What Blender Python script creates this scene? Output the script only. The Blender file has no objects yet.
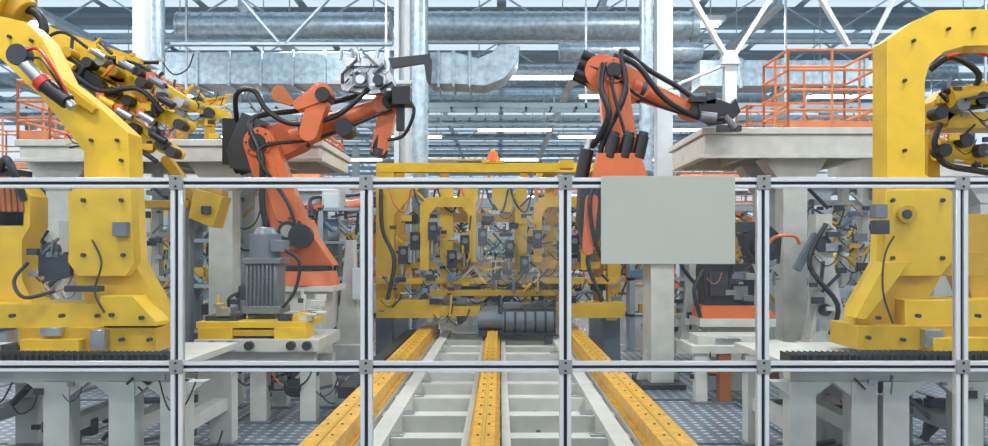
import bpy, bmesh, math, random
from mathutils import Vector, Matrix
random.seed(7)
F=800.0; EYE=1.6
def X(u,d): return (u-500)*d/F
def Z(v,d): return EYE+(250-v)*d/F
sc=bpy.context.scene
try: sc.view_settings.view_transform='Standard'
except Exception: pass

# ---------------- materials
def mk(name,col,metal=0.0,rough=0.5,var=0.12,scale=6.0,bump=0.0):
    m=bpy.data.materials.new(name); m.use_nodes=True
    nt=m.node_tree; n=nt.nodes; l=nt.links; p=n['Principled BSDF']
    p.inputs['Metallic'].default_value=metal; p.inputs['Roughness'].default_value=rough
    tc=n.new('ShaderNodeTexCoord'); no=n.new('ShaderNodeTexNoise')
    no.inputs['Scale'].default_value=scale; no.inputs['Detail'].default_value=4
    l.new(tc.outputs['Object'],no.inputs['Vector'])
    r=n.new('ShaderNodeValToRGB')
    r.color_ramp.elements[0].position=0.3; r.color_ramp.elements[1].position=0.7
    r.color_ramp.elements[0].color=(*[c*(1-var) for c in col],1)
    r.color_ramp.elements[1].color=(*[min(1,c*(1+var*0.5)) for c in col],1)
    l.new(no.outputs['Fac'],r.inputs['Fac']); l.new(r.outputs['Color'],p.inputs['Base Color'])
    return m
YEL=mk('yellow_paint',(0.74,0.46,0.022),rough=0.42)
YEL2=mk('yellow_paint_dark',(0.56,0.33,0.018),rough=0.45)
RAILY=mk('rail_yellow',(0.72,0.37,0.02),rough=0.42,var=0.3,scale=14)
ORA=mk('orange_paint',(0.66,0.150,0.045),rough=0.38)
ORA2=mk('orange_railing',(0.68,0.24,0.10),rough=0.5)
WHT=mk('cream_paint',(0.60,0.585,0.53),rough=0.42,var=0.12)
WHT2=mk('white_paint',(0.62,0.66,0.68),rough=0.5,var=0.08)
BLK=mk('black_rubber',(0.014,0.015,0.018),rough=0.45)
DRK=mk('dark_steel',(0.05,0.055,0.065),metal=0.4,rough=0.4)
GRY=mk('grey_cast',(0.18,0.20,0.225),metal=0.3,rough=0.42)
STL=mk('bare_steel',(0.48,0.50,0.52),metal=0.8,rough=0.32,var=0.25)
ALU=mk('aluminium_profile',(0.80,0.81,0.81),metal=0.25,rough=0.3,var=0.04)
CONN=mk('zinc_connector',(0.36,0.36,0.35),metal=0.4,rough=0.5)
GALV=mk('galvanised_duct',(0.46,0.56,0.63),metal=0.6,rough=0.34,var=0.3,scale=9)
BLU=mk('blue_grey_steel',(0.12,0.21,0.32),rough=0.5)
HAZ=mk('haze_grey_machine',(0.34,0.41,0.46),rough=0.55)  # background grey, paled towards blue to imitate haze in the colour
BEAM=mk('pale_blue_beam',(0.40,0.51,0.58),rough=0.5)
AMB=mk('amber_lamp',(0.75,0.13,0.02),rough=0.3)
RED=mk('red_hose',(0.6,0.03,0.02),rough=0.4)
BRN=mk('copper_coil',(0.42,0.13,0.04),metal=0.3,rough=0.4)
SIGN=mk('sign_plate',(0.52,0.53,0.45),rough=0.55,var=0.03,scale=1.5)
WALL=mk('wall_panel',(0.42,0.50,0.56),rough=0.7)
CEIL=mk('ceiling_sheet',(0.30,0.40,0.48),rough=0.7)

def emit(name,col,s):
    m=bpy.data.materials.new(name); m.use_nodes=True
    nt=m.node_tree; n=nt.nodes; n.clear()
    o=n.new('ShaderNodeOutputMaterial'); e=n.new('ShaderNodeEmission')
    e.inputs['Color'].default_value=(*col,1); e.inputs['Strength'].default_value=s
    nt.links.new(e.outputs[0],o.inputs[0]); return m
SKYL=emit('skylight_glow',(0.70,0.86,1.0),1.0)
WINFILL=emit('window_and_fill_glow',(0.82,0.91,1.0),1.7)  # for the door panes and the added upper fill windows
TUBE=emit('lamp_tube',(1.0,0.99,0.96),8.0)

GLS=bpy.data.materials.new('polycarbonate'); GLS.use_nodes=True
nt=GLS.node_tree; n=nt.nodes; n.clear()
o=n.new('ShaderNodeOutputMaterial'); mx=n.new('ShaderNodeMixShader'); t=n.new('ShaderNodeBsdfTransparent')
t.inputs[0].default_value=(0.93,0.95,0.955,1)
g=n.new('ShaderNodeBsdfGlossy'); g.inputs['Roughness'].default_value=0.03
f=n.new('ShaderNodeFresnel'); f.inputs['IOR'].default_value=1.45
nt.links.new(f.outputs[0],mx.inputs[0]); nt.links.new(t.outputs[0],mx.inputs[1]); nt.links.new(g.outputs[0],mx.inputs[2]); nt.links.new(mx.outputs[0],o.inputs[0])

FLO=bpy.data.materials.new('polished_concrete'); FLO.use_nodes=True
nt=FLO.node_tree; n=nt.nodes; l=nt.links; p=n['Principled BSDF']
tc=n.new('ShaderNodeTexCoord'); no=n.new('ShaderNodeTexNoise'); no.inputs['Scale'].default_value=1.2; no.inputs['Detail'].default_value=8
r=n.new('ShaderNodeValToRGB'); r.color_ramp.elements[0].color=(0.11,0.12,0.13,1); r.color_ramp.elements[1].color=(0.24,0.25,0.265,1)
l.new(tc.outputs['Object'],no.inputs['Vector']); l.new(no.outputs['Fac'],r.inputs['Fac']); l.new(r.outputs['Color'],p.inputs['Base Color'])
p.inputs['Roughness'].default_value=0.25
TRD=bpy.data.materials.new('tread_plate'); TRD.use_nodes=True
nt=TRD.node_tree; n=nt.nodes; l=nt.links; p=n['Principled BSDF']
tc=n.new('ShaderNodeTexCoord'); vo=n.new('ShaderNodeTexVoronoi'); vo.inputs['Scale'].default_value=9; vo.inputs['Randomness'].default_value=0.0
r=n.new('ShaderNodeValToRGB'); r.color_ramp.elements[0].position=0.25; r.color_ramp.elements[0].color=(0.56,0.61,0.66,1)
r.color_ramp.elements[1].position=0.34; r.color_ramp.elements[1].color=(0.15,0.185,0.23,1)
l.new(tc.outputs['Object'],vo.inputs['Vector']); l.new(vo.outputs['Distance'],r.inputs['Fac']); l.new(r.outputs['Color'],p.inputs['Base Color'])
p.inputs['Metallic'].default_value=0.3; p.inputs['Roughness'].default_value=0.36

# ---------------- mesh builder
class B:
    def __init__(s,name): s.name=name; s.bm=bmesh.new(); s.mats=[]
    def mi(s,m):
        if m not in s.mats: s.mats.append(m)
        return s.mats.index(m)
    def faces(s,vs,fs,m):
        bv=[s.bm.verts.new(v) for v in vs]; i=s.mi(m)
        for f in fs:
            try:
                ff=s.bm.faces.new([bv[k] for k in f]); ff.material_index=i
            except ValueError: pass
    def box(s,x0,x1,y0,y1,z0,z1,m):
        vs=[(x,y,z) for x in (x0,x1) for y in (y0,y1) for z in (z0,z1)]
        s.faces(vs,[(0,1,3,2),(4,6,7,5),(0,4,5,1),(2,3,7,6),(0,2,6,4),(1,5,7,3)],m)
    def prism(s,pts,y0,y1,m):
        k=len(pts); vs=[(x,y0,z) for x,z in pts]+[(x,y1,z) for x,z in pts]
        s.faces(vs,[tuple(range(k)),tuple(range(2*k-1,k-1,-1))]+[(i,(i+1)%k,k+(i+1)%k,k+i) for i in range(k)],m)
    def cyl(s,a,b,r,m,r2=None,seg=14):
        a=Vector(a); b=Vector(b); r2=r if r2 is None else r2
        q=(b-a).to_track_quat('Z','Y'); vs=[]
        for c,rr in ((a,r),(b,r2)):
            for i in range(seg):
                t=2*math.pi*i/seg; vs.append(c+q@Vector((rr*math.cos(t),rr*math.sin(t),0)))
        s.faces(vs,[tuple(range(seg)),tuple(range(2*seg-1,seg-1,-1))]+[(i,(i+1)%seg,seg+(i+1)%seg,seg+i) for i in range(seg)],m)
    def bar(s,a,b,w,h,m):
        a=Vector(a); b=Vector(b); d=(b-a).normalized()
        up=Vector((0,1,0)) if abs(d.y)<0.9 else Vector((0,0,1))
        sx=d.cross(up).normalized(); sy=sx.cross(d).normalized(); vs=[]
        for c in (a,b):
            for e,f in ((-1,-1),(1,-1),(1,1),(-1,1)): vs.append(c+sx*e*w/2+sy*f*h/2)
        s.faces(vs,[(0,1,2,3),(7,6,5,4)]+[(i,(i+1)%4,4+(i+1)%4,4+i) for i in range(4)],m)
    def tube(s,pts,r,m,seg=8,sub=5):
        P=[Vector(p) for p in pts]; Q=[]
        for i in range(len(P)-1):
            p0=P[max(i-1,0)];p1=P[i];p2=P[i+1];p3=P[min(i+2,len(P)-1)]
            for k in range(sub):
                t=k/sub
                Q.append(0.5*((2*p1)+(p2-p0)*t+(2*p0-5*p1+4*p2-p3)*t*t+(3*p1-p0-3*p2+p3)*t**3))
        Q.append(P[-1]); vs=[]; k=len(Q)
        for i,c in enumerate(Q):
            d=(Q[min(i+1,k-1)]-Q[max(i-1,0)]).normalized()
            up=Vector((0.13,0.97,0.2)) if abs(d.y)<0.85 else Vector((0,0.1,1))
            sx=d.cross(up).normalized(); sy=sx.cross(d)
            for j in range(seg):
                t=2*math.pi*j/seg; vs.append(c+sx*r*math.cos(t)+sy*r*math.sin(t))
        fs=[tuple(range(seg)),tuple(range(k*seg-1,(k-1)*seg-1,-1))]
        for i in range(k-1):
            for j in range(seg): fs.append((i*seg+j,i*seg+(j+1)%seg,(i+1)*seg+(j+1)%seg,(i+1)*seg+j))
        s.faces(vs,fs,m)
    def link(s,a,b,r1,r2,y0,y1,m,seg=10):
        a=Vector(a);b=Vector(b);d=b-a; th=math.atan2(d.y,d.x); pts=[]
        for i in range(seg+1):
            t=th+math.pi/2+math.pi*i/seg; pts.append((a.x+r1*math.cos(t),a.y+r1*math.sin(t)))
        for i in range(seg+1):
            t=th-math.pi/2+math.pi*i/seg; pts.append((b.x+r2*math.cos(t),b.y+r2*math.sin(t)))
        s.prism(pts,y0,y1,m)
    # survey-coordinate helpers: bearing (u,v) + true distance d -> world
    def R(s,u1,v1,u2,v2,d,t,m): s.box(X(u1,d),X(u2,d),d,d+t,Z(v2,d),Z(v1,d),m)
    def PR(s,uv,d,t,m): s.prism([(X(u,d),Z(v,d)) for u,v in uv],d,d+t,m)
    def BR(s,a,b,w,d,t,m): s.bar((X(a[0],d),d+t/2,Z(a[1],d)),(X(b[0],d),d+t/2,Z(b[1],d)),w,t,m)
    def LK(s,a,b,r1,r2,d,t,m): s.link((X(a[0],d),Z(a[1],d)),(X(b[0],d),Z(b[1],d)),r1,r2,d,d+t,m)
    def TU(s,pts,r,d,m,seg=8): s.tube([(X(p[0],d),d+(p[2] if len(p)>2 else 0),Z(p[1],d)) for p in pts],r,m,seg)
    def CY(s,a,b,r,d,m,r2=None,seg=14): s.cyl((X(a[0],d),d,Z(a[1],d)),(X(b[0],d),d,Z(b[1],d)),r,m,r2,seg)
    def DI(s,u,v,d,r,t,m,seg=18): s.cyl((X(u,d),d,Z(v,d)),(X(u,d),d+t,Z(v,d)),r,m,None,seg)
    def clutter(s,x0,x1,y0,y1,z0,z1,n,ms,sz=0.12):
        for _ in range(n):
            c=Vector((random.uniform(x0,x1),random.uniform(y0,y1),random.uniform(z0,z1))); m=random.choice(ms); k=random.random(); q=sz*random.uniform(0.4,1.3)
            if k<0.35: s.box(c.x-q,c.x+q,c.y-q/2,c.y+q/2,c.z-q*random.uniform(.3,1),c.z+q*.5,m)
            elif k<0.6:
                d=random.choice([(1,0,0),(0,0,1),(.7,0,.7),(-.7,0,.7)]); s.cyl(c,c+Vector(d)*q*2.5,q*.35,m,None,10)
            elif k<0.83:
                d=random.choice([(1,0,.2),(.1,0,1),(.7,0,.7),(-.7,0,.7)]); s.bar(c,c+Vector(d)*q*4,q*.4,q*.6,m)
            else:
                s.tube([c,c+Vector((q*2,-q*.5,-q*2)),c+Vector((q*4,0,-q)),c+Vector((q*5,0,q*1.5))],q*.13,BLK if random.random()<.8 else ORA,6,4)
    def done(s,bev=0.008,par=None):
        bmesh.ops.recalc_face_normals(s.bm,faces=s.bm.faces)
        me=bpy.data.meshes.new(s.name); s.bm.to_mesh(me); s.bm.free()
        for m in s.mats: me.materials.append(m)
        for p in me.polygons: p.use_smooth=True
        me.set_sharp_from_angle(angle=math.radians(35))
        ob=bpy.data.objects.new(s.name,me); sc.collection.objects.link(ob)
        if bev:
            b=ob.modifiers.new('bevel','BEVEL'); b.width=bev; b.segments=1; b.limit_method='ANGLE'; b.angle_limit=math.radians(40)
        if par: ob.parent=par
        return ob
def empty(name):
    e=bpy.data.objects.new(name,None); sc.collection.objects.link(e); return e

# ---------------- camera
cam=bpy.data.cameras.new('camera'); co=bpy.data.objects.new('camera',cam); sc.collection.objects.link(co)
co.location=(0,0,EYE); co.rotation_euler=(math.pi/2,0,0)
cam.sensor_width=36; cam.lens=36*F/988; cam.shift_x=-6/988; cam.shift_y=27/988; cam.clip_end=200
sc.camera=co

# ---------------- hall
CH=9.6; HX=26; YB=100; YF=-9
b=B('floor'); b.box(-HX,HX,YF,YB,-0.2,0,FLO); b.done(0)
b=B('ceiling'); b.box(-HX,HX,YF,YB,CH,CH+0.2,CEIL)
for i in range(62):
    y=-7+i*1.7; b.box(-HX,HX,y,y+0.12,CH-0.12,CH,BEAM)
b.done(0)
b=B('wall_back'); b.box(-HX,HX,YB,YB+0.3,0,CH,WALL)
for i in range(26): b.box(-HX+i*2,-HX+i*2+.15,YB-.12,YB,0,CH,WHT2)
b.done(0)
b=B('wall_left'); b.box(-HX-.3,-HX,YF,YB,0,CH,WALL)
for i in range(27): b.box(-HX,-HX+.2,-8+i*4,-7.7+i*4,0,CH,WHT2)
b.done(0)
b=B('wall_right'); b.box(HX,HX+.3,YF,YB,0,CH,WALL)
for i in range(27): b.box(HX-.2,HX,-8+i*4,-7.7+i*4,0,CH,WHT2)
b.done(0)
b=B('wall_front'); b.box(-HX,HX,YF-.3,YF,0,CH,WALL); b.done(0)
k=1
b=B('window_%d'%k); k+=1
for j in range(16):
    x0=-HX+.8+j*3.2
    for z0 in (3.2,5.9): b.box(x0,x0+2.6,YF+.02,YF+.05,z0,z0+2.4,WINFILL)  # upper rows: added out of view behind the camera as fill light
for x0 in (-.55,.42):
    for z0 in (.9,1.55,2.2): b.box(x0,x0+.85,YF+.02,YF+.05,z0,z0+.55,WINFILL)
b.done(0)
for i in range(18):
    y=-5+i*5.6
    b=B('window_%d'%k); k+=1
    for j in range(16):
        x0=-HX+.6+j*3.2; b.box(x0,x0+2.9,y,y+2.8,CH-.16,CH-.13,SKYL)
    b.done(0)
b=B('window_%d'%k); k+=1
for r_ in range(3):
    for j in range(24): b.box(-HX+.4+j*2.1,-HX+2.2+j*2.1,YB-.2,YB-.14,4.0+r_*1.8,5.5+r_*1.8,SKYL)
b.done(0)
for sx in (-1,1):
    b=B('window_%d'%k); k+=1
    for j in range(26):
        for r_ in range(2): 
            a,c=sorted((sx*(HX-.22),sx*(HX-.16))); b.box(a,c,-7.3+j*4,-4.6+j*4,3.5+r_*2.6,5.8+r_*2.6,SKYL)
    b.done(0)
for i in range(13):
    y=24.2+i*5.6; b=B('roof_truss'); zb=8.0;zt=CH-.15
    b.box(-HX,HX,y-.1,y+.1,zb,zb+.14,BEAM); b.box(-HX,HX,y-.1,y+.1,zt-.16,zt,BEAM)
    x=-HX
    while x<HX-1:
        b.bar((x,y,zb+.1),(x+2,y,zt-.1),.045,.06,BEAM); b.bar((x+2,y,zt-.1),(x+4,y,zb+.1),.045,.06,BEAM); x+=4
    b.done(0)
for x in (-18,-12,-6.5,2.6,7,12.5,18):
    b=B('ceiling_girder'); b.box(x-.06,x+.06,20,YB-.3,7.7,7.9,BEAM); b.box(x-.12,x+.12,20,YB-.3,7.68,7.71,WHT2); b.done(0)
for x,y in [(-14,20),(-9,27),(9.5,27),(14,20),(-14,34.5),(14,34.5),(-5,41.5),(5.5,41.5),(-9,50),(9,50),(-4,60),(4.5,60),(-10,70),(10,70)]:
    b=B('steel_column'); b.box(x-.2,x+.2,y-.2,y-.16,0,8,WHT2); b.box(x-.2,x+.2,y+.16,y+.2,0,8,WHT2); b.box(x-.04,x+.04,y-.16,y+.16,0,8,WHT2)
    b.box(x-.35,x+.35,y-.35,y+.35,0,.05,GRY); b.done(0)
for ix in (-12,-4,4,12):
    for iy in (-3,4,11,19,28,38,50,64,80):
        b=B('ceiling_lamp'); zz=7.0 if iy>15 else 7.75
        b.box(ix-1.3,ix+1.3,iy-.22,iy+.22,zz,zz+.12,WHT2)
        b.cyl((ix-1,iy,zz+.1),(ix-1,iy,CH),.015,STL,None,6); b.cyl((ix+1,iy,zz+.1),(ix+1,iy,CH),.015,STL,None,6)
        b.cyl((ix-1.2,iy-.1,zz-.03),(ix+1.2,iy-.1,zz-.03),.05,TUBE,None,8); b.cyl((ix-1.2,iy+.1,zz-.03),(ix+1.2,iy+.1,zz-.03),.05,TUBE,None,8)
        ob=b.done(0)
        L=bpy.data.lights.new('lamp','AREA'); L.shape='RECTANGLE'; L.size=2.4; L.size_y=.4; L.energy=320 if iy<25 else 290; L.color=(.98,.99,1.0)
        lo=bpy.data.objects.new('lamp_light',L); lo.location=(ix,iy,zz-.09); sc.collection.objects.link(lo); lo.parent=ob
for x0 in (-8,0.6,8):
    for iy in (23,33,44,57,72):
        b=B('strip_light'); b.box(x0-1.6,x0+1.6,iy-.1,iy+.1,6.6,6.68,WHT2); b.cyl((x0-1.5,iy,6.56),(x0+1.5,iy,6.56),.06,TUBE,None,8)
        for q in (-1.2,1.2): b.cyl((x0+q,iy,6.66),(x0+q,iy,CH),.015,STL,None,6)
        b.done(0)
w=bpy.data.worlds.new('world'); sc.world=w; w.use_nodes=True
w.node_tree.nodes['Background'].inputs[0].default_value=(.80,.90,1,1); w.node_tree.nodes['Background'].inputs[1].default_value=0.5

# ---------------- ducts
def ring_duct(name,a,c,r,n):
    b=B(name); a=Vector(a);c=Vector(c); b.cyl(a,c,r,GALV,None,24)
    for i in range(n+1):
        p=a+(c-a)*i/n; q=(c-a).normalized()*.025; b.cyl(p-q,p+q,r*1.05,GALV,None,24)
    return b
b=ring_duct('ventilation_duct',(X(415,17),17,Z(26,17)),(X(690,17),17,Z(26,17)),.30,22); b.cyl((X(690,17),17,Z(26,17)),(X(697,17),17,Z(26,17)),.34,GALV,None,24); b.done(0)
b=ring_duct('ventilation_duct',(X(180,18),18,Z(26,18)),(X(390,18),18,Z(26,18)),.30,18); b.done(0)
b=ring_duct('ventilation_duct',(X(560,21),21,Z(50,21)),(X(700,21),21,Z(50,21)),.28,8); b.done(0)
b=ring_duct('ventilation_duct',(-14,24.7,Z(72,24.7)),(14,24.7,Z(72,24.7)),.24,30); b.done(0)
b=ring_duct('ventilation_duct',(-18,35.6,Z(98,35.6)),(18,35.6,Z(98,35.6)),.3,30); b.done(0)
b=B('rectangular_duct')
for i in range(7): 
    u=165+i*32; b.R(u,52,u+31,84,18.6,.9,GALV); b.R(u+30,50,u+33,86,18.55,1,GALV)
b.done(.01)
b=B('rectangular_duct')
b.PR([(430,52),(455,52),(478,58),(492,52),(500,44),(520,46),(518,62),(505,78),(485,86),(455,84),(430,84)],14.5,.7,GALV)
for u in (437,452,468): b.R(u,50,u+3,87,14.46,.78,GALV)
b.done(.01)
b=B('rectangular_duct')
for i in range(5): 
    u=700+i*42; b.R(u,60,u+41,86,20.5,.9,GALV); b.R(u+39,58,u+43,88,20.45,1,GALV)
b.done(.01)
b=ring_duct('vertical_duct',(X(157,14),14,Z(100,14)),(X(157,14),14,Z(-40,14)),.13,12); b.done(0)
b=ring_duct('vertical_duct',(X(420,13.65),13.65,0),(X(420,13.65),13.65,Z(-40,13.65)),.14,22); b.done(0)
b=ring_duct('vertical_duct',(X(646,13.4),13.4,Z(170,13.4)),(X(646,13.4),13.4,Z(-40,13.4)),.11,18); b.done(0)
b=B('steel_column'); b.R(394,-40,399,345,13.9,.3,WHT2); b.R(405,-40,410,345,13.9,.3,WHT2); b.R(399,-40,405,345,14.0,.05,WHT2); b.R(388,80,412,84,13.8,.1,WHT2); b.done()
b=B('steel_column'); b.R(657,-40,673,348,13.6,.3,WHT2); b.R(654,90,679,95,13.55,.4,WHT2); b.done()
b=B('steel_column'); b.R(132,-40,144,150,12.6,.25,WHT2); b.R(129,60,148,64,12.5,.4,WHT2); b.box(X(132,12.6),X(144,12.6),12.6,12.85,0,Z(150,12.6),WHT2); b.done()
b=B('roof_brace'); d=12.5
b.R(725,58,737,132,d,.16,WHT2); b.BR((731,62),(690,-8),.07,d,.12,WHT2); b.BR((731,62),(775,-8),.06,d,.12,WHT2); b.BR((731,62),(640,100),.045,d,.1,WHT2)
b.PR([(721,64),(726,50),(736,50),(741,64)],d-.05,.26,WHT2); b.done()
b=B('roof_brace'); d=13.5
b.BR((812,-20),(850,45),.07,d,.12,WHT2); b.BR((905,-20),(872,44),.06,d,.12,WHT2); b.done()
b=B('roof_brace'); d=14
b.BR((225,-20),(280,44),.04,d,.1,BEAM); b.BR((345,-20),(285,44),.04,d,.1,BEAM); b.R(170,42,392,45,d,.12,BEAM); b.done()
for d,v in ((16,108),(25.4,118),(31,126)):
    b=B('cable_tray')
    b.box(-15,15,d,d+.05,Z(v,d),Z(v,d)+.10,BEAM); b.box(-15,15,d+.5,d+.55,Z(v,d),Z(v,d)+.10,BEAM)
    for i in range(60): b.box(-15+i*.5,-14.95+i*.5,d,d+.55,Z(v,d),Z(v,d)+.03,BEAM)
    for i in range(8): b.box(-14.3+i*4,-14.26+i*4,d,d+.04,Z(v,d),7.6,STL)
    b.done(0)

# ---------------- rails / skid conveyor
b=B('skid_conveyor')
for x,wd in ((-1.04,.10),(-.10,.07),(1.02,.10)):
    b.box(x-wd,x+wd,4.35,12.2,.40,.5,RAILY); b.box(x-wd-.03,x+wd+.03,4.35,12.2,.375,.4,RAILY)
    for i in range(26):
        y=4.45+i*.3; b.cyl((x-wd*.45,y,.5),(x-wd*.45,y,.506),.011,DRK,None,6)
        b.cyl((x+wd*.45,y,.5),(x+wd*.45,y,.506),.011,DRK,None,6)
    b.box(x-.012,x+.012,4.35,12.2,.5,.508,YEL2)
for x in (-1.04,1.02): b.box(x-.13,x+.13,4.35,12.2,.12,.37,WHT)
for x in (-.80,.78): b.box(x-.06,x+.06,4.35,12.2,.16,.38,WHT); 
for x in (-.22,.04): b.box(x-.03,x+.03,4.35,12.2,.16,.36,WHT)
for i in range(11):
    y=4.62+i*.72; b.box(-.9,.88,y,y+.16,.2,.345,WHT); b.box(-.9,.88,y-.05,y+.21,.19,.21,WHT)
    for x in (-.70,.66): b.box(x-.05,x+.05,y+.03,y+.13,.345,.36,STL)
b.box(-.9,.88,4.35,12.1,.02,.05,GRY)
for y in (4.5,6.5,8.5,10.5,12):
    for x in (-1.04,-.1,1.02): b.box(x-.12,x+.12,y,y+.15,0,.2,GRY)
b.tube([(-1.25,4.4,.3),(-1.27,7,.3),(-1.25,12,.3)],.03,BLK)
b.tube([(.25,4.4,.22),(.3,7,.22),(.26,12,.22)],.02,BLK)
b.done(.006)
b=B('cable_chain'); 
for i in range(60): b.box(-1.42,-1.27,7+i*.085,7.07+i*.085,.3,.40,BLK)
b.box(-1.44,-1.25,7,12.1,.25,.3,GRY)
for y in (7.2,9.5,11.8): b.box(-1.4,-1.3,y,y+.1,0,.25,GRY)
b.done(0)
for x0,x1 in ((-8,-1.3),(1.3,8)):
    b=B('tread_plate_walkway'); b.box(x0,x1,4.6,12.5,0,.02,TRD)
    for y in (4.6,6.5,8.4,10.3,12.46): b.box(x0,x1,y,y+.04,.0,.026,DRK)
    for i in range(7): xx=x0+(x1-x0)*i/6; b.box(xx-.015,xx+.015,4.6,12.5,0,.025,DRK)
    b.done(0)

# ---------------- robot
def P2(u,v,d): return (X(u,d),Z(v,d))
def robot_body(b,y,base,sh,el,wr,tip,s=1.0,hose=True,pw=.3,O=None):
    O=O or ORA
    bx,bz=base
    b.box(bx-(pw+.12)*s,bx+(pw+.12)*s,y-.4*s,y+.4*s,.02,.08,DRK)
    if bz>.15: 
        b.box(bx-pw*s,bx+pw*s,y-.28*s,y+.28*s,.08,bz,WHT); b.box(bx-.36*s,bx+.36*s,y-.34*s,y+.34*s,bz-.06,bz,WHT)
        b.prism([(bx-(pw+.12)*s,.08),(bx+(pw+.12)*s,.08),(bx+pw*s,.45),(bx-pw*s,.45)],y-.04,y+.04,WHT)
    b.cyl((bx,y,bz),(bx,y,bz+.16*s),.36*s,O,.32*s,20); b.cyl((bx,y,bz+.16*s),(bx,y,bz+.22*s),.27*s,BLK,None,20)
    b.prism([(bx-.30*s,bz+.22*s),(bx+.30*s,bz+.22*s),(sh[0]+.20*s,sh[1]-.05),(sh[0]+.14*s,sh[1]+.14*s),(sh[0]-.14*s,sh[1]+.14*s),(sh[0]-.22*s,sh[1]-.05)],y-.08*s,y+.26*s,O)
    b.cyl((sh[0],y-.30*s,sh[1]),(sh[0],y+.34*s,sh[1]),.17*s,O,None,20); b.cyl((sh[0],y-.40*s,sh[1]),(sh[0],y-.30*s,sh[1]),.11*s,BLK,None,16)
    b.cyl((sh[0],y-.43*s,sh[1]),(sh[0],y-.40*s,sh[1]),.07*s,STL,None,16)
    b.link(sh,el,.20*s,.17*s,y-.28*s,y-.08*s,O)
    S=Vector(sh);E=Vector(el);W=Vector(wr);T=Vector(tip)
    b.link(S.lerp(E,.2),S.lerp(E,.8),.10*s,.08*s,y-.31*s,y-.28*s,O)
    for q in range(8):
        t=q*math.pi/4
        for C,R_ in ((S,.145),(E,.125)): b.cyl((C.x+R_*s*math.cos(t),y-.33*s,C.y+R_*s*math.sin(t)),(C.x+R_*s*math.cos(t),y-.30*s,C.y+R_*s*math.sin(t)),.014*s,DRK,None,6)
    b.cyl((E.x,y-.32*s,E.y),(E.x,y+.24*s,E.y),.15*s,O,None,20); b.cyl((E.x,y-.36*s,E.y),(E.x,y-.32*s,E.y),.09*s,BLK,None,16)
    d=(W-E).normalized(); nrm=Vector((-d.y,d.x))
    b.link(E-d*.12*s,E+d*.35*s,.21*s,.17*s,y-.08*s,y+.24*s,O)
    a=E+d*.3*s
    b.cyl((a.x,y+.06*s,a.y),(W.x,y+.06*s,W.y),.16*s,O,.085*s,16)
    c=E+d*.42*s; c2=c+d*.05; b.cyl((c.x,y+.06*s,c.y),(c2.x,y+.06*s,c2.y),.17*s,DRK,None,16)
    for q,rr in ((.12,.075),(0,.085),(-.12,.075)):
        a=E-d*.16*s+nrm*q*s; c=E-d*.42*s+nrm*q*s
        for yy in (0,.17): 
            b.cyl((a.x,y+yy*s,a.y),(c.x,y+yy*s,c.y),rr*s,BLK,rr*.9*s,12)
    b.link(W-d*.08*s,W+d*.02,.12*s,.11*s,y-.04*s,y+.16*s,O)
    b.cyl((W.x,y-.08*s,W.y),(W.x,y+.2*s,W.y),.08*s,BLK,None,14)
    d2=(T-W).normalized()
    b.link(W,T-d2*.08*s,.10*s,.085*s,y-.02*s,y+.14*s,O)
    a=T-d2*.09*s; b.cyl((a.x,y+.06*s,a.y),(T.x,y+.06*s,T.y),.1*s,DRK,None,16)
    if hose:
        h=lambda p,o,yy: (p.x+nrm.x*o*s,y+yy*s,p.y+nrm.y*o*s)
        b.tube([(sh[0]-.2*s,y-.3*s,sh[1]-.1),(sh[0]-.28*s,y-.36*s,sh[1]+.25*s),h(S.lerp(E,.6),.22,-.38),h(E,.27,-.25),h(E.lerp(W,.35),.24,-.05),h(E.lerp(W,.7),.2,.0),h(W,.15,.05),h(T,.08,0)],.035*s,BLK)
        b.tube([(sh[0]+.1*s,y-.42*s,sh[1]),(sh[0]+.02,y-.46*s,sh[1]+.3*s),h(E,-.1,-.4),h(E.lerp(W,.4),-.14,-.15),h(W,-.1,-.1)],.022*s,BLK)

d=9.0; b=B('industrial_robot')
robot_body(b,d,P2(308,285,d),P2(297,232,d),P2(266,146,d),P2(390,102,d),P2(377,156,d),1.0,pw=.22)
b.LK((308,132),(320,92),.10,.11,d-.36,.2,ORA); b.LK((322,92),(298,104),.10,.06,d-.38,.2,ORA)
b.DI(322,94,d-.44,.08,.3,BLK); b.DI(343,127,d-.3,.1,.3,BLK); b.DI(300,236,d-.52,.13,.1,BLK)
b.LK((290,102),(279,94),.04,.09,d-.3,.05,BRN)
b.R(222,118,240,164,d-.1,.3,BLK); b.PR([(226,150),(242,112),(262,120),(256,170),(230,168)],d-.25,.35,DRK)
b.TU([(238,130),(245,100,-.3),(262,96,-.3),(275,115,-.3),(300,128,-.3),(340,120,-.25),(372,92,-.2)],.03,d,BLK)
b.TU([(256,112),(250,98,-.1),(262,92,-.2),(268,104,-.2),(262,118,-.1)],.012,d,STL)
b.done()
b=B('gripper_tool'); d=8.8
b.PR([(338,72),(350,62),(378,66),(392,74),(398,90),(372,94),(342,90)],d,.12,STL)
b.R(345,58,384,66,d-.05,.2,STL); b.PR([(388,58),(428,54),(432,60),(431,82),(427,82),(424,63),(392,68)],d-.05,.06,DRK)
b.R(352,72,366,86,d-.08,.1,GRY); b.DI(378,80,d-.08,.06,.1,DRK); b.DI(360,79,d-.12,.05,.1,STL)
for u in (340,352,364,376): b.CY((u,60),(u+2,50+(u%5)),.02,d,STL)
b.CY((384,96),(396,88),.09,d,BLK); b.R(392,86,410,104,d-.1,.25,BLK); b.R(396,104,404,130,d,.1,BLK); b.R(330,80,342,84,d,.05,STL)
b.TU([(398,95),(415,110,-.1),(405,135,-.05),(388,140)],.02,d,BLK)
b.clutter(X(340,d),X(395,d),d-.1,d,Z(94,d),Z(58,d),22,[STL,DRK,GRY,STL],.05)
b.done(.004)
d=9.4; b=B('industrial_robot')
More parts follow.
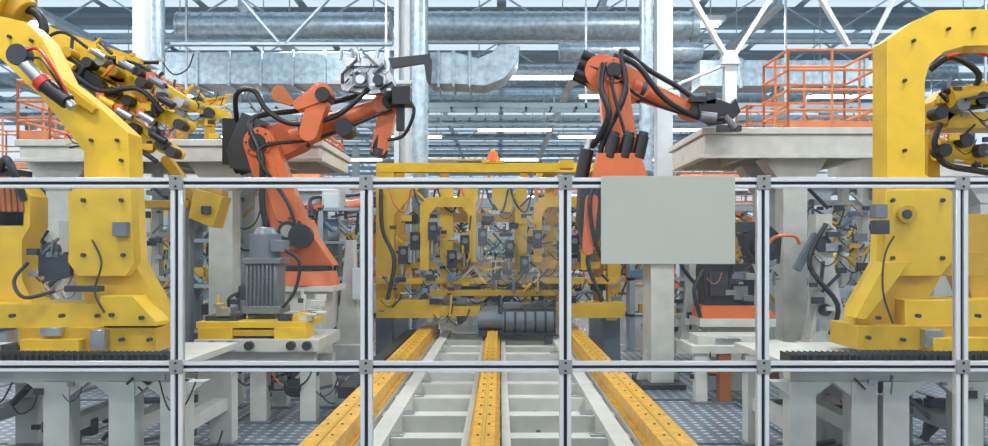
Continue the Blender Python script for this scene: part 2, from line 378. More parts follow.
robot_body(b,d,P2(658,258,d),P2(620,172,d),P2(610,76,d),P2(695,111,d),P2(722,110,d),.95,pw=.14)
b.CY((581,180),(587,150),.08,d-.3,BLK); b.CY((587,150),(590,140),.045,d-.3,STL)
for u in (609,624,638): b.CY((u,158),(u+5,136),.07,d-.45,BLK); b.CY((u+5,136),(u+6,132),.055,d-.45,DRK)
b.PR([(598,153),(640,153),(648,178),(592,180)],d-.5,.2,ORA)
b.PR([(580,180),(640,180),(640,196),(606,200),(600,240),(584,250),(578,220)],d-.3,.3,DRK); b.LK((592,200),(588,250),.07,.06,d-.42,.1,ORA)
b.TU([(600,176,-.4),(586,200,-.45),(590,240,-.45),(600,262,-.4)],.025,d,BLK)
b.TU([(600,70,-.3),(596,95,-.45),(603,120,-.5),(596,140,-.4),(588,150,-.3)],.04,d,BLK)
b.TU([(612,60,-.2),(632,72,-.35),(660,104,-.3),(700,120,-.1),(728,118,-.1)],.035,d,BLK)
b.done()
b=B('gripper_tool'); d=9.3
b.PR([(698,103),(716,98),(732,104),(736,98),(741,112),(730,122),(712,124),(700,116)],d,.15,BLK); b.CY((700,116),(716,118),.06,d-.05,GRY); b.R(706,92,716,104,d,.14,DRK); b.R(718,125,742,131,d,.1,DRK); b.CY((725,116),(735,128),.04,d,GRY)
b.R(690,96,706,102,d-.05,.08,BLK)
b.done(.004)

# ---------------- centre yellow gantry (framing station)
d=11.5; b=B('framing_station'); t=.18
b.R(376,163,560,172,d,t,YEL); b.R(376,163,622,172,d+1.7,t,YEL)
for dd in (d,d+1.7):
    b.R(376,178,620,187,dd+.005,t-.01,YEL)
    for u1,u2 in ((376,394),(608,621)): b.R(u1,172 if dd==d else 165,u2,318,dd+.01,.23,YEL)
b.R(560,160,574,168,d,.3,YEL)
for u in (377,545,592): b.R(u,164.5,u+14,171,d+t,1.5,YEL)
for u in (396,440,520,575): b.R(u,172,u+8,178,d+.03,.1,YEL2)
b.R(396,190,404,318,d+.4,.15,YEL); b.R(594,188,603,312,d+.3,.15,YEL2)
b.R(440,187,453,285,d-.05,.15,YEL); b.R(515,187,527,285,d-.05,.15,YEL); b.R(545,187,557,300,d+.1,.15,YEL)
for s_,c in ((1,420),(-1,590)):
    b.PR([(c,205),(c+s_*8,197),(c+s_*48,197),(c+s_*56,205),(c+s_*56,262),(c+s_*48,262),(c+s_*48,215),(c+s_*42,207),(c+s_*16,207),(c+s_*9,215),(c+s_*9,270),(c,270)],d-.2,.14,YEL)
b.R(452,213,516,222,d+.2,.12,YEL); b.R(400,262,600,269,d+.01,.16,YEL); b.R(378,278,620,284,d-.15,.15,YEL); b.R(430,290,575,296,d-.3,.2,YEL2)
b.R(376,300,440,318,d-.35,.5,YEL); b.R(556,303,625,318,d-.35,.5,YEL); b.R(440,306,480,316,d-.3,.4,YEL)
b.PR([(394,187),(420,187),(394,215)],d,.1,YEL); b.PR([(608,187),(582,187),(608,215)],d,.1,YEL)
b.PR([(458,187),(478,187),(478,200),(470,212),(458,212)],d-.1,.12,YEL); b.PR([(512,187),(492,187),(492,200),(500,212),(512,212)],d-.1,.12,YEL)
for u,v in ((410,232),(428,222),(460,235),(478,228),(505,240),(533,230),(570,235),(585,225),(398,246),(447,250),(520,256),(560,262),(492,262)):
    b.R(u,v,u+9,v+18,d-.25,.15,random.choice([DRK,BLK,BLK,GRY])); b.CY((u+4,v+18),(u+4,v+32),.025,d-.15,STL); b.DI(u+5,v+6,d-.3,.04,.08,GRY)
b.clutter(X(395,d),X(605,d),d,d+1.2,Z(300,d),Z(190,d),150,[DRK,BLK,BLK,YEL,YEL,YEL2,STL,GRY,WHT2,BLU],.10)
b.clutter(X(395,d),X(600,d),d-.3,d,Z(300,d),Z(205,d),130,[DRK,BLK,BLK,GRY,YEL,YEL,BLU,STL],.055)
b.clutter(X(380,d),X(615,d),d-.45,d-.2,Z(316,d),Z(270,d),90,[DRK,BLK,YEL,YEL,GRY,BLK,STL],.06)
for i in range(9):
    u=390+i*24; b.TU([(u,188,-.1),(u+6,205,-.15),(u+16,212,-.12),(u+22,190,-.1)],.014,d,BLK if i%3 else ORA)
b.TU([(382,190,-.1),(384,230,-.15),(396,260,-.2),(390,300,-.3)],.03,d,BLK)
b.TU([(600,190,-.1),(598,230,-.15),(586,260,-.2),(600,300,-.3)],.03,d,BLK)
for x in (X(384,d),X(612,d)):
    for y in (d,d+1.7): b.box(x-.12,x+.12,y,y+.25,0,Z(316,d),GRY)
b.done()
b=B('warning_beacon'); d=11.6
b.CY((493,162),(493,158),.12,d,AMB,.10); b.CY((493,158),(493,152),.08,d,AMB,.06); b.CY((493,152),(493,149.5),.03,d,YEL); b.R(482,160,504,164,d-.1,.2,YEL)
b.R(430,159,500,160.5,d,.05,YEL2); b.done(.004)
b=B('drive_drum'); d=11.0; 
b.CY((502,321),(554,321),.17,d,GRY,None,20); b.CY((478,320),(502,320),.13,d,GRY,None,20)
for u in (504,514,524,534,544,553): b.CY((u,321),(u+2,321),.185,d,DRK,None,20)
b.R(498,308,556,313,d-.1,.3,DRK); b.R(478,330,556,336,d-.1,.3,DRK); b.R(484,334,492,346,d,.1,GRY); b.R(545,334,553,346,d,.1,GRY); b.R(504,303,520,309,d-.1,.2,GRY); b.done(.004)
b=B('car_body_floorpan'); d=11.75
b.box(-.85,.85,d,d+1.3,.78,.84,STL)
for dd in (d,d+1.1): b.prism([(-.85,.84),(-.7,1.15),(-.35,1.2),(.35,1.2),(.7,1.15),(.85,.84),(.75,.84),(.6,1.08),(-.6,1.08),(-.75,.84)],dd,dd+.1,STL)
b.box(-.15,.15,d,d+1.3,.84,.95,GRY); b.clutter(-.7,.7,d-.1,d+.3,.8,1.1,20,[DRK,STL,GRY],.09)
for x in (-.6,.6): b.box(x-.05,x+.05,d+.2,d+1.2,.5,.78,GRY)
b.done()

# ---------------- left big yellow machine
d=6.1; T_=.24; b=B('yellow_clamping_frame')
b.PR([(-60,5),(0,16),(26,22),(42,38),(62,78),(96,104),(128,133),(130,186),(134,262),(160,308),(160,324),(142,330),(100,330),(84,298),(70,272),(68,192),(84,186),(84,152),(66,128),(42,98),(0,58),(-60,40)],d,T_,YEL)
b.PR([(72,188),(130,184),(134,262),(126,276),(78,276),(68,262)],d-.1,.12,YEL)
b.PR([(40,42),(62,82),(96,108),(92,113),(56,90),(34,48)],d-.04,.05,YEL2)
b.PR([(100,296),(132,296),(156,322),(156,326),(100,326)],d-.22,.24,YEL)
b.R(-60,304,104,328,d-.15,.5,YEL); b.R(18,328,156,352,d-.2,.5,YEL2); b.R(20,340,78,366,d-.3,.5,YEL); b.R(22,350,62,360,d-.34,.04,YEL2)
b.PR([(-60,184),(20,184),(30,196),(30,226),(22,240),(22,280),(34,304),(-60,304)],d+.1,.25,YEL)
b.R(38,252,66,276,d+.05,.2,DRK); b.PR([(44,262),(64,254),(70,262),(70,276),(44,282)],d-.05,.12,DRK)
for u,v in ((82,200),(120,200),(82,255),(122,255),(110,315),(140,318),(10,316),(60,316),(96,316),(30,354),(72,354),(120,340),(148,340)): b.DI(u,v,d-.26 if v>290 else d-.13,.016,.05,DRK,8)
for u,v in ((90,140),(116,140),(30,40),(8,36),(120,160),(50,70)): b.DI(u,v,d-.03,.014,.05,DRK,8)
b.R(112,222,126,236,d-.16,.08,GRY); b.R(90,330,104,350,d-.28,.1,STL); b.R(64,286,98,292,d-.2,.1,DRK)
b.R(0,345,22,362,d-.2,.4,DRK); b.R(40,328,60,336,d-.25,.1,STL)
b.TU([(36,262,-.1),(26,280,-.15),(40,296,-.2),(66,290,-.15)],.014,d,BLK); b.TU([(100,240,-.12),(112,262,-.16),(108,290,-.2),(120,310,-.24)],.008,d,BLK)
b.clutter(X(34,d),X(66,d),d-.05,d+.05,Z(300,d),Z(244,d),14,[BLK,DRK,STL,GRY],.04)
b.done(.012)
b=B('pneumatic_cylinder'); d=5.95
b.CY((18,56),(44,84),.05,d,STL); b.CY((44,84),(68,102),.06,d,BLK); b.CY((40,80),(46,86),.068,d,RED); b.DI(16,54,d-.05,.08,.1,DRK); b.CY((68,102),(74,108),.035,d,STL)
b.TU([(22,54),(40,50,-.05),(56,66,-.08),(70,98)],.012,d,RED); b.TU([(26,60),(44,60,-.05),(58,76,-.08),(66,94)],.01,d,BLK); b.done(.004)
b=B('induction_coil'); d=6.2
b.R(-20,176,22,182,d,.3,BRN); b.R(-20,210,24,226,d,.3,BRN)
for i in range(7): b.CY((-16+i*6,182),(-14+i*6,212),.022,d,BRN)
b.R(-20,168,10,176,d,.3,DRK); b.TU([(0,170),(14,160,-.1),(22,175,-.1),(24,200)],.03,d,DRK); b.R(4,226,16,300,d+.04,.06,YEL2); b.done(.004)
b=B('overhead_motor'); d=6.6
b.CY((4,-6),(18,6),.16,d,YEL,.2); b.CY((14,4),(26,14),.15,d,YEL2,.12); b.TU([(22,8),(38,14),(44,30),(36,44)],.04,d,BLK); b.R(-10,-14,8,14,d,.2,YEL); b.R(-30,-20,-8,30,d,.2,YEL); b.done()

# upper-left gripper rig (yellow) behind
d=7.6; b=B('transfer_gripper')
b.LK((44,42),(120,70),.16,.12,d,.3,YEL); b.LK((120,70),(182,102),.12,.06,d,.25,YEL); b.LK((96,88),(182,124),.09,.06,d-.1,.2,YEL); b.LK((120,122),(172,152),.09,.05,d-.1,.2,YEL)
b.LK((92,76),(140,142),.09,.09,d+.1,.2,YEL2); b.BR((60,34),(140,62),.07,d+.1,.15,YEL2); b.BR((124,70),(150,120),.08,d-.05,.1,YEL)
b.R(62,60,80,84,d-.12,.2,DRK); b.LK((60,58),(96,86),.07,.07,d-.2,.15,BLK)
for u,v in ((66,52),(86,62),(112,70),(140,82),(178,102),(126,100),(150,110),(178,124),(132,128),(170,152),(100,60),(136,70),(160,92),(112,92),(160,144)): b.DI(u,v,d-.22,.05,.16,random.choice([BLK,DRK,STL,YEL2]))
for u,v in ((60,60),(92,50),(120,62),(150,78),(160,98),(140,114),(152,134),(100,98),(118,110)):
    b.CY((u,v),(u+14,v+8),.034,d-.24,random.choice([STL,BLK,GRY,YEL])); b.R(u-4,v-6,u+4,v+2,d-.26,.1,random.choice([ORA,DRK,STL,YEL]))
b.TU([(60,46,-.2),(84,76,-.25),(114,96,-.25),(150,94,-.25),(172,116,-.2)],.024,d,BLK)
b.TU([(96,70,-.2),(86,96,-.25),(104,118,-.25),(140,146,-.2),(166,164,-.2)],.024,d,BLK)
b.TU([(60,42,-.2),(80,40,-.25),(110,60,-.2),(150,70,-.2),(176,92,-.2)],.016,d,BLK)
b.clutter(X(60,d),X(172,d),d-.25,d-.05,Z(150,d),Z(56,d),76,[DRK,BLK,YEL,YEL,STL,ORA,YEL2],.045)
b.R(100,140,118,160,d+.1,.2,YEL2); b.box(X(102,d),X(116,d),d+.12,d+.28,0.02,Z(158,d),YEL2)
b.done(.006)
zl=Z(146,9.6)+.08
d=10; b=B('transfer_gripper')
for i,(u,v) in enumerate(((150,112),(176,104),(204,112))):
    b.box(X(u,d),X(u+8,d),d,d+.12,zl,Z(v,d),YEL2); b.LK((u-8,v-6),(u+20,v+2),.07,.05,d-.1,.15,YEL); b.DI(u+4,v,d-.18,.06,.1,BLK)
b.R(146,98,224,104,d+.1,.1,YEL); b.clutter(X(144,d),X(218,d),d-.2,d+.2,Z(136,d),Z(96,d),60,[YEL,YEL2,YEL,BLK,DRK,STL,GRY],.06); b.done(.004)
b=B('yellow_bracket'); d=8.2
b.PR([(194,188),(222,196),(213,228),(188,218)],d,.3,YEL); b.PR([(200,184),(222,190),(222,196),(198,190)],d+.05,.2,YEL2); b.CY((206,206),(206,214),.05,d-.05,DRK)
b.LK((165,160),(198,205),.05,.05,d+.1,.12,YEL2); b.R(140,200,188,208,d+.05,.2,YEL2)
b.box(X(176,d),X(186,d),d+.1,d+.22,.02,Z(204,d),GRY); b.done()

# ---------------- right big yellow machine
d=6.1; b=B('yellow_clamping_frame')
b.PR([(1060,8),(938,10),(912,22),(887,40),(887,200),(884,262),(858,308),(856,324),(890,330),(915,330),(930,296),(944,272),(952,262),(954,192),(940,186),(925,174),(925,80),(930,64),(944,52),(965,46),(1060,44)],d,T_,YEL)
b.PR([(886,190),(950,190),(952,262),(940,276),(892,276),(884,262)],d-.1,.12,YEL)
b.PR([(886,262),(910,262),(866,320),(856,318)],d-.16,.2,YEL)
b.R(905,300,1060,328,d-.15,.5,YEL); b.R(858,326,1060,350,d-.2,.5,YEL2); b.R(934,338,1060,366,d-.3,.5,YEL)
b.PR([(944,220),(960,214),(1060,214),(1060,304),(975,304),(960,270),(946,262)],d+.2,.25,YEL2)
b.R(942,252,985,276,d+.02,.2,YEL2); b.DI(908,214,d-.14,.07,.06,YEL2); b.DI(908,214,d-.16,.035,.05,DRK)
for u,v in ((894,200),(944,200),(894,258),(944,258),(880,318),(920,316),(960,316),(980,316),(870,338),(905,340),(945,352),(975,352)): b.DI(u,v,d-.26 if v>290 else d-.13,.016,.05,DRK,8)
for u,v in ((915,40),(950,28),(975,28),(906,80),(906,150)): b.DI(u,v,d-.03,.014,.05,DRK,8)
b.R(876,204,888,218,d-.2,.1,GRY); b.R(876,220,890,234,d-.2,.1,DRK); b.R(926,330,944,348,d-.28,.1,STL)
b.TU([(884,236,-.16),(872,256,-.2),(868,290,-.24),(876,320,-.26)],.008,d,BLK)
b.done(.012)
b=B('spot_welding_gun'); d=6.7
b.PR([(932,102),(952,86),(1030,78),(1030,98),(960,110),(946,124),(934,122)],d,.3,YEL2); b.R(948,112,1030,128,d,.3,YEL); b.CY((936,150),(1030,162),.09,d,YEL); b.CY((950,98),(1030,86),.08,d-.1,YEL)
for u,v in ((942,112),(964,104),(984,98),(946,150),(968,140),(985,150)): b.DI(u,v,d-.18,.055,.14,random.choice([BLK,DRK,GRY]))
b.TU([(930,70),(945,60,-.1),(968,78,-.15),(960,96,-.1),(936,92,-.1)],.026,d,BLK)
b.TU([(934,125,-.1),(928,145,-.1),(938,165,-.1),(970,172,-.1),(1010,176)],.026,d,BLK)
b.TU([(940,60,-.1),(965,56,-.15),(985,70,-.2),(1000,95)],.02,d,RED)
b.R(928,134,940,180,d+.1,.2,YEL2)
b.clutter(X(940,d),X(1020,d),d-.2,d,Z(172,d),Z(82,d),50,[DRK,BLK,YEL,YEL,STL,GRY,YEL2],.05); b.done(.006)

# ---------------- benches (linear tracks)
def bench(u0,u1,legs,nm='machine_bench'):
    d=5.5; b=B(nm)
    b.R(u0,364,u1,371,d,1.3,WHT); b.R(u0,371,u1,383,d+.08,.1,WHT); b.R(u0,371,u1,383,d+1.05,.1,WHT)
    b.R(u0,355,u1,365,d+.02,.16,BLK); b.R(u0,361,u1,363.9,d+.2,1.0,DRK); b.R(u0,359,u1,361,d+.3,.05,STL); b.R(u0,359,u1,361,d+1.1,.05,STL)
    n=int((u1-u0)/6)
    for i in range(n): b.R(u0+i*6,354,u0+i*6+1,366,d,.2,DRK)
    for u in legs:
        for dd in (d+.05,d+1.0):
            b.box(X(u-13,d),X(u+13,d),dd,dd+.15,.03,Z(383,d),WHT)
            b.prism([(X(u-32,d),Z(383,d)),(X(u+32,d),Z(383,d)),(X(u+13,d),Z(398,d)),(X(u-13,d),Z(398,d))],dd+.01,dd+.12,WHT)
            b.box(X(u-20,d),X(u+20,d),dd-.05,dd+.2,0,.03,GRY)
        b.box(X(u-8,d),X(u+8,d),d+.2,d+1.0,.3,.4,WHT)
    for i in range(len(legs)): 
        u=u0+(u1-u0)*random.random(); w_=random.uniform(14,60); h_=random.uniform(6,26); b.TU([(u,380,.0),(u+w_*.3,383+h_,-.02),(u+w_*.7,383+h_*.9,-.02),(u+w_,382,0)],random.choice([.006,.009]),d,BLK)
    b.clutter(X(u0+5,d),X(u1-5,d),d+.02,d+.06,Z(396,d),Z(380,d),int((u1-u0)/22),[BLK,DRK,STL,GRY],.03)
    b.clutter(X(u0+5,d),X(u1-5,d),d+.4,d+.9,.1,.55,int((u1-u0)/12),[BLK,DRK,BLK,GRY],.07)
    return b.done(.006)
bench(-150,176,(-60,52,118,170)); bench(790,1150,(806,868,900,975,1060))

# ---------------- grey motor on yellow sled
d=7.6; b=B('servo_motor')
b.R(245,258,277,312,d,.3,GRY)
for i in range(8): b.R(246+i*4,264,247.5+i*4,310,d-.03,.03,GRY)
b.R(242,258,280,264,d-.04,.38,GRY); b.R(242,306,280,314,d-.04,.38,GRY)
b.cyl((X(261,d),d+.15,Z(260,d)),(X(261,d),d+.15,Z(234,d)),.15,GRY,None,20); b.cyl((X(261,d),d+.15,Z(234,d)),(X(261,d),d+.15,Z(227,d)),.12,GRY,.08,20)
b.R(270,240,284,252,d,.2,GRY); b.R(238,286,246,300,d,.2,DRK); b.R(248,314,275,322,d,.3,DRK)
b.TU([(284,250,.05),(298,262,.05),(294,290,.05),(282,308,.02)],.018,d,BLK); b.TU([(240,292),(230,300,-.05),(236,320),(252,332)],.016,d,BLK); b.done(.006)
b=B('sled_table'); d=7.3
b.R(196,322,306,328,d,.7,YEL); b.R(198,328,232,340,d-.03,.3,YEL); b.R(274,328,306,340,d-.03,.3,YEL); b.R(232,330,274,336,d,.3,YEL2)
b.PR([(294,314),(306,314),(306,328),(286,328)],d+.1,.3,YEL); b.R(205,316,236,323,d+.1,.3,DRK); b.R(216,308,230,318,d+.1,.2,STL)
b.R(194,340,318,352,d-.1,1.0,WHT); b.R(194,352,314,364,d,.12,WHT); b.R(194,352,314,364,d+.7,.12,WHT)
for u in (206,258,308):
    for dd in (d,d+.7): b.box(X(u-8,d),X(u+8,d),dd,dd+.15,.04,Z(364,d),WHT); b.box(X(u-13,d),X(u+13,d),dd-.04,dd+.2,0,.04,GRY)
for u in (210,228,248,290,306): b.DI(u,346,d-.16,.04,.06,DRK)
for u in (225,292): b.DI(u,388,d-.02,.08,.08,BLK)
b.clutter(X(198,d),X(312,d),d,d+.3,Z(398,d),Z(366,d),30,[BLK,DRK,STL,GRY,BLK],.06)
b.clutter(X(282,d),X(310,d),d,d+.5,Z(322,d),Z(300,d),14,[WHT,DRK,STL,WHT],.05)
b.clutter(X(200,d),X(240,d),d+.2,d+.5,Z(322,d),Z(300,d),12,[DRK,BLK,STL,YEL],.05)
b.done(.006)
b=B('white_stanchion'); d=10.2
b.PR([(346,240),(354,240),(356,300),(362,345),(334,345),(340,300)],d,.2,WHT); b.R(330,345,366,362,d-.1,.4,WHT); b.box(X(332,d),X(364,d),d-.1,d+.3,0,Z(362,d),GRY); b.R(352,268,364,300,d-.1,.15,WHT2); b.done()
for (u1,v1,u2,v2,d) in ((284,250,300,300,10.2),(316,288,330,330,9.8),(322,190,340,240,13.8)):
    b=B('control_cabinet'); b.R(u1,v1,u2,v2,d,.5,WHT); b.R(u1+2,v1+3,u2-2,v2-3,d-.02,.02,WHT2); b.box(X(u1+2,d),X(u2-2,d),d+.05,d+.4,0.02,Z(v2,d),GRY); b.R(u2-5,(v1+v2)/2-3,u2-3,(v1+v2)/2+3,d-.04,.02,BLK); b.done()

b=B('drive_unit'); d=9.0
b.PR([(704,264),(752,264),(755,272),(754,306),(706,306),(703,272)],d,.35,BLK); b.R(710,272,728,296,d-.03,.04,DRK); b.R(732,272,750,280,d-.03,.04,GRY); b.R(734,286,748,300,d-.03,.04,GRY)
b.PR([(702,306),(764,306),(776,314),(772,319),(700,319)],d-.1,.4,ORA); b.R(700,319,776,327,d-.15,.5,WHT); b.box(X(708,d),X(764,d),d,d+.3,0.02,Z(327,d),WHT)
b.TU([(756,270,-.05),(768,240,-.1),(790,236,-.1),(798,244,-.05)],.02,d,ORA); b.TU([(702,270,-.05),(692,290,-.1),(698,316,-.1)],.025,d,BLK)
b.PR([(744,234),(768,224),(782,236),(780,264),(752,264)],d+.3,.3,BLK); b.DI(764,246,d+.2,.12,.15,DRK); b.R(738,222,764,232,d+.3,.2,DRK)
b.clutter(X(704,d),X(776,d),d-.1,d,Z(300,d),Z(236,d),24,[BLK,DRK,GRY,STL],.05)
b.done()
b=B('white_work_table'); d=8.2
b.R(692,346,798,354,d,.6,WHT); b.R(698,336,766,346,d+.1,.4,WHT)
for u in (702,726,752,790): b.box(X(u-6,d),X(u+6,d),d+.02,d+.15,0.04,Z(354,d),BRN if u==726 else WHT); b.box(X(u-10,d),X(u+10,d),d,d+.2,0,.04,GRY)
b.clutter(X(695,d),X(790,d),d,d+.3,Z(380,d),Z(356,d),22,[BLK,DRK,STL,BRN],.05); b.R(716,338,742,343,d+.08,.02,STL); b.done()

# ---------------- platforms
def platform(name,x0,x1,y0,y1,z,th,cols,mat=WHT):
    b=B(name); b.box(x0,x1,y0,y1,z,z+.08,mat); e=.04
    b.box(x0+e,x1-e,y0+e,y0+.14,z-th,z,mat); b.box(x0+e,x1-e,y1-.14,y1-e,z-th,z,mat)
    for xa in (x0+e,x1-.14): b.box(xa,xa+.1,y0+.14,y1-.14,z-th,z,mat)
    n=max(2,int((x1-x0)/.7))
    for i in range(1,n): x=x0+(x1-x0)*i/n; b.box(x-.04,x+.04,y0+.14,y1-.14,z-th*.8,z,mat)
    b.box(x0,x1,y0,y0+e,z-th-.03,z-th+.02,mat); 
    for cx in cols:
        for cy in (y0+.4,y1-.6):
            b.box(cx-.15,cx+.15,cy-.15,cy+.15,0.05,z-th,mat); b.prism([(cx-.40,z-th),(cx+.40,z-th),(cx+.16,z-th-.35),(cx-.16,z-th-.35)],cy-.17,cy+.17,mat)
            b.box(cx-.35,cx+.35,cy-.3,cy+.3,0,.05,GRY); b.prism([(cx-.3,.05),(cx+.3,.05),(cx+.16,.5),(cx-.16,.5)],cy-.05,cy+.05,mat)
    return b.done()
platform('steel_platform',X(14,9.6),X(322,9.6),9.6,11.5,Z(146,9.6),.16,(X(60,9.9),X(222,9.9)))
platform('steel_platform',X(702,9.6),X(884,9.6),9.6,11.5,Z(134,9.6),.26,(X(794,9.9),))
platform('steel_platform',X(884,9.9)+.1,X(1100,9.9),9.9,12,Z(150,9.9),.3,(X(1000,10),))
def railing(name,x0,x1,y0,y1,z,h,n=3,m=ORA2,r=.018):
    b=B(name)
    for (ax,ay,bx,by) in ((x0,y0,x1,y0),(x0,y1,x1,y1),(x0,y0,x0,y1),(x1,y0,x1,y1)):
        for k_ in range(n): zz=z+h*(1-k_/n); b.cyl((ax,ay,zz),(bx,by,zz),r,m,None,8)
        b.bar((ax,ay,z+.06),(bx,by,z+.06),.10,.012,m)
        L=math.hypot(bx-ax,by-ay); c=max(1,round(L/.55))
        for i in range(c+1):
            t=i/c; b.cyl((ax+(bx-ax)*t,ay+(by-ay)*t,z),(ax+(bx-ax)*t,ay+(by-ay)*t,z+h),r,m,None,8)
    return b.done(0)
z=Z(134,9.6)+.08
railing('safety_railing',X(788,9.8),X(876,9.8),9.8,10.7,z,.98,4)
railing('safety_railing',X(745,11),X(785,11),10.9,11.4,z,.5,2)
railing('safety_railing',X(18,9.7),X(50,9.7),9.7,11.3,zl,.72,3)
railing('safety_railing',X(96,9.8),X(134,9.8),10.4,11.3,zl,.95,4)
railing('safety_railing',X(296,9.8),X(318,9.8),10,11.3,zl,.3,2)

# ---------------- background production line
def brobot(x,y,z0,flip,pose=0,s=1.0,O=None):
    b=B('industrial_robot'); f=flip
    poses=[((0,.45),(-.25,1.5),(.9,1.75),(1.15,1.45)),((0,.45),(.35,1.4),(1.2,1.1),(1.3,.8)),((0,.45),(-.5,1.3),(.5,1.9),(.85,2.0))][pose]
    pp=[(x+f*a*s,z0+c*s) for a,c in poses]
    robot_body(b,y,(x,z0),pp[0],pp[1],pp[2],pp[3],s,True,.25,O)
    t=pp[3]; b.clutter(t[0]-.2,t[0]+.2,y,y+.2,t[1]-.2,t[1]+.1,8,[DRK,STL,BLK],.08); b.done(0)
for i,y in enumerate((15.5,19.5,24,29,34,40,47,55)):
    h0=.8 if i<4 else 1.2
    brobot(-3.3,y,h0,1,i%3); brobot(3.3,y+.7,h0,-1,(i+1)%3,1.0,YEL if i in(2,5) else None)
    if i>0: brobot(-6.8,y+1,.4 if i<4 else 1.2,1,(i+2)%3,1.0,YEL if i%2 else None); brobot(7,y,.4 if i<4 else 1.2,-1,i%3,1.0,YEL if i%2==0 else None)
    if i>1: brobot(-10.5,y,1.2,1,i%3); brobot(10.8,y,1.2,-1,(i+1)%3)
brobot(-4.6,13.6,.9,1,0,.9,YEL); brobot(5.4,13.4,.6,-1,2,.9,YEL)
def bframe(x,y,w,h,m,dep=1.5):
    b=B('tooling_frame')
    for yy in (y,y+dep):
        for xx in (x-w/2,x+w/2-.2,x-w*.18,x+w*.15): b.box(xx,xx+.16,yy,yy+.2,0,h,m)
        for zz in (h,h*.72,h*.4,.6): b.box(x-w/2,x+w/2,yy-.02,yy+.16,zz-.12,zz,m)
        b.bar((x-w/2,yy,h*.4),(x-w*.18,yy,h*.72),.1,.1,m); b.bar((x+w/2,yy,h*.4),(x+w*.15,yy,h*.72),.1,.1,m)
    for xx in (x-w/2,x+w/2-.2): b.box(xx,xx+.2,y,y+dep,h-.3,h-.1,m)
    b.clutter(x-w/2,x+w/2,y-.2,y+dep,.5,h-.1,100,[DRK,HAZ,GRY,m,STL,BLK,BLU,WHT2,YEL2],.13); b.done(0)
for a in [(0,17,3.2,2.7,HAZ),(0.1,22,3.4,2.9,YEL2),(0,28,4,3,WHT),(0,34,4,3,YEL2),(0,42,5,3.2,WHT2),
    (-6.4,13.6,2.2,2.4,YEL),(7,14,2.2,2.4,HAZ),(-9,17,3,2.6,YEL2),(9,17.5,3,2.6,WHT2),(-5.2,17.5,2,2.2,YEL),(5.2,17,2,2.1,YEL2),(-9.5,20,2.5,2.8,HAZ),
    (9.6,20,2.5,2.6,WHT2),(-11,25.5,4,3,WHT),(11,25,4,3,YEL2),(-6,32,5,3.2,HAZ),(6,32,5,3.2,YEL2),(13,30,5,3.4,WHT),(-13,30,5,3.4,YEL2),(-10,44,7,3.6,YEL2),(10,44,7,3.6,WHT2),(0,62,9,4,YEL2)]: bframe(*a)
for (x0,x1,y,z) in ((-11,-5.4,15.6,3.1),(5.4,11,15.4,3.1),(-13,-4.5,22,3.5),(4.5,13,22,3.5),(-14,14,37.4,3.7)):
    platform('steel_platform',x0,x1,y,y+2.2,z,.25,[x0+.8,(x0+x1)/2,x1-.8],WHT2)
for (x0,x1,y,z) in ((-10.8,-8.2,15.7,3.2),(6,9,15.6,3.2),(5,9,22.2,3.6),(-9,-5,22.2,3.6),(-13,-2,37.6,3.8),(2,13,37.6,3.8)): railing('safety_railing',x0,x1,y,y+1.8,z,1.0,3)
def stand(u,v,d):
    b=B('curved_stand'); 
    b.PR([(u-8,v),(u+8,v),(u+10,v+50),(u+20,v+100),(u+26,v+130),(u-16,v+130),(u-8,v+95),(u-7,v+50)],d,.25,WHT)
    b.box(X(u-20,d),X(u+28,d),d-.05,d+.4,0,Z(v+130,d),WHT); b.DI(u,v+30,d-.06,.09,.08,DRK); b.DI(u+2,v+96,d-.06,.07,.08,DRK)
    b.BR((u-6,v+20),(u-26,v+56),.08,d,.1,GRY); b.TU([(u,v+10,-.06),(u-18,v+50,-.1),(u+10,v+90,-.1),(u+4,v+120,-.06)],.03,d,BLK)
    b.clutter(X(u-25,d),X(u+20,d),d-.15,d,Z(v+120,d),Z(v+10,d),20,[DRK,STL,BLK,WHT],.06); b.done()
stand(824,214,9.3); stand(696,210,12.2); stand(50,220,9.0)
b=B('pipe_rack')
for u in (152,168): b.R(u,170,u+7,318,10.8,.15,WHT); b.box(X(u-2,10.8),X(u+9,10.8),10.8,11,0,Z(316,10.8),WHT)
for v in (190,232,276): b.R(146,v,182,v+5,10.75,.1,WHT)
b.clutter(X(146,10.7),X(185,10.7),10.6,10.75,Z(300,10.7),Z(190,10.7),36,[BLK,DRK,BLU,STL,GRY],.06); b.done(.004)
b=B('pipe_rack')
for u in (862,842): b.R(u,180,u+7,318,10.8,.15,WHT); b.box(X(u-2,10.8),X(u+9,10.8),10.8,11,0,Z(316,10.8),WHT)
for v in (200,242,286): b.R(780,v,872,v+5,10.75,.1,WHT)
b.clutter(X(775,10.7),X(870,10.7),10.6,10.75,Z(320,10.7),Z(200,10.7),90,[BLK,DRK,BLU,STL,GRY,WHT,YEL2],.08); b.done(.004)
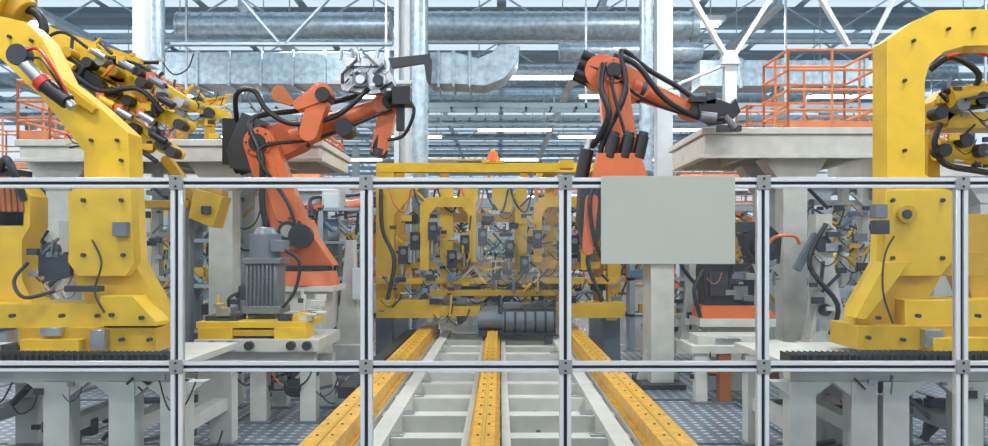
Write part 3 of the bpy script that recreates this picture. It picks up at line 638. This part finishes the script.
for u0,u1,dd in ((318,364,13.2),(630,690,13.0),(186,240,10.6),(250,300,12.2)):
    b=B('tool_rack'); x0=X(u0,dd); x1=X(u1,dd)
    for xx in (x0,x1-.08): b.box(xx,xx+.08,dd,dd+.4,0,2.3,HAZ)
    for zz in (.5,1.1,1.7,2.25): b.box(x0,x1,dd,dd+.4,zz,zz+.05,HAZ)
    b.clutter(x0+.1,x1-.1,dd,dd+.3,.4,2.2,50,[BLK,DRK,STL,GRY,BLU,WHT2,YEL,YEL2,HAZ],.09); b.done(0)

# ---------------- fence
d=4.08
fe=empty('safety_fence')
px=[-3.65,-2.65,-1.643,-.679,.332,1.337,2.347,3.35,4.35]; zt=1.967
b=B('frame')
def extr_v(x,z0,z1):
    for s_ in (-1,1): b.box(x+s_*.0195-.0105,x+s_*.0195+.0105,d-.02,d+.02,z0,z1,ALU)
    b.box(x-.009,x+.009,d-.004,d+.012,z0,z1,BLK)
def extr_h(x0,x1,z):
    b.box(x0,x1,d-.018,d+.018,z+.006,z+.026,ALU); b.box(x0,x1,d-.018,d+.018,z-.026,z-.010,ALU)
    b.box(x0,x1,d-.003,d+.01,z-.010,z+.006,BLK)
for x in px: extr_v(x,0,zt)
for i in range(len(px)-1):
    for z in (1.942,1.008,.12): extr_h(px[i]+.03,px[i+1]-.03,z)
for x in px:
    for z in (1.942,1.008,.12):
        b.box(x-.034,x+.034,d-.03,d-.022,z-.036,z+.036,CONN)
        for q in (-.02,.02): b.cyl((x,d-.036,z+q),(x,d-.03,z+q),.007,DRK,None,8)
    b.box(x-.08,x+.08,d-.08,d+.08,0,.012,GRY)
b.done(.0015,fe)
b=B('panels')
for i in range(len(px)-1):
    for z0,z1 in ((.15,.98),(1.036,1.914)): b.box(px[i]+.032,px[i+1]-.032,d-.002,d+.002,z0,z1,GLS)
b.done(0,fe)
b=B('sign_board'); y=4.035
x0,x1,z0,z1=X(601,y),X(735,y),Z(264,y),Z(176,y)
b.box(x0,x1,y-.003,y+.003,z0,z1,SIGN)
for x in (x0+.02,x1-.02):
    for z in (z0+.02,z1-.02): b.cyl((x,y-.006,z),(x,y-.003,z),.006,STL,None,8)
b.box(x0+.03,x0+.07,y+.003,y+.022,z1-.06,z1-.02,GRY); b.box(x1-.07,x1-.03,y+.003,y+.022,z1-.06,z1-.02,GRY)
b.done(.001)
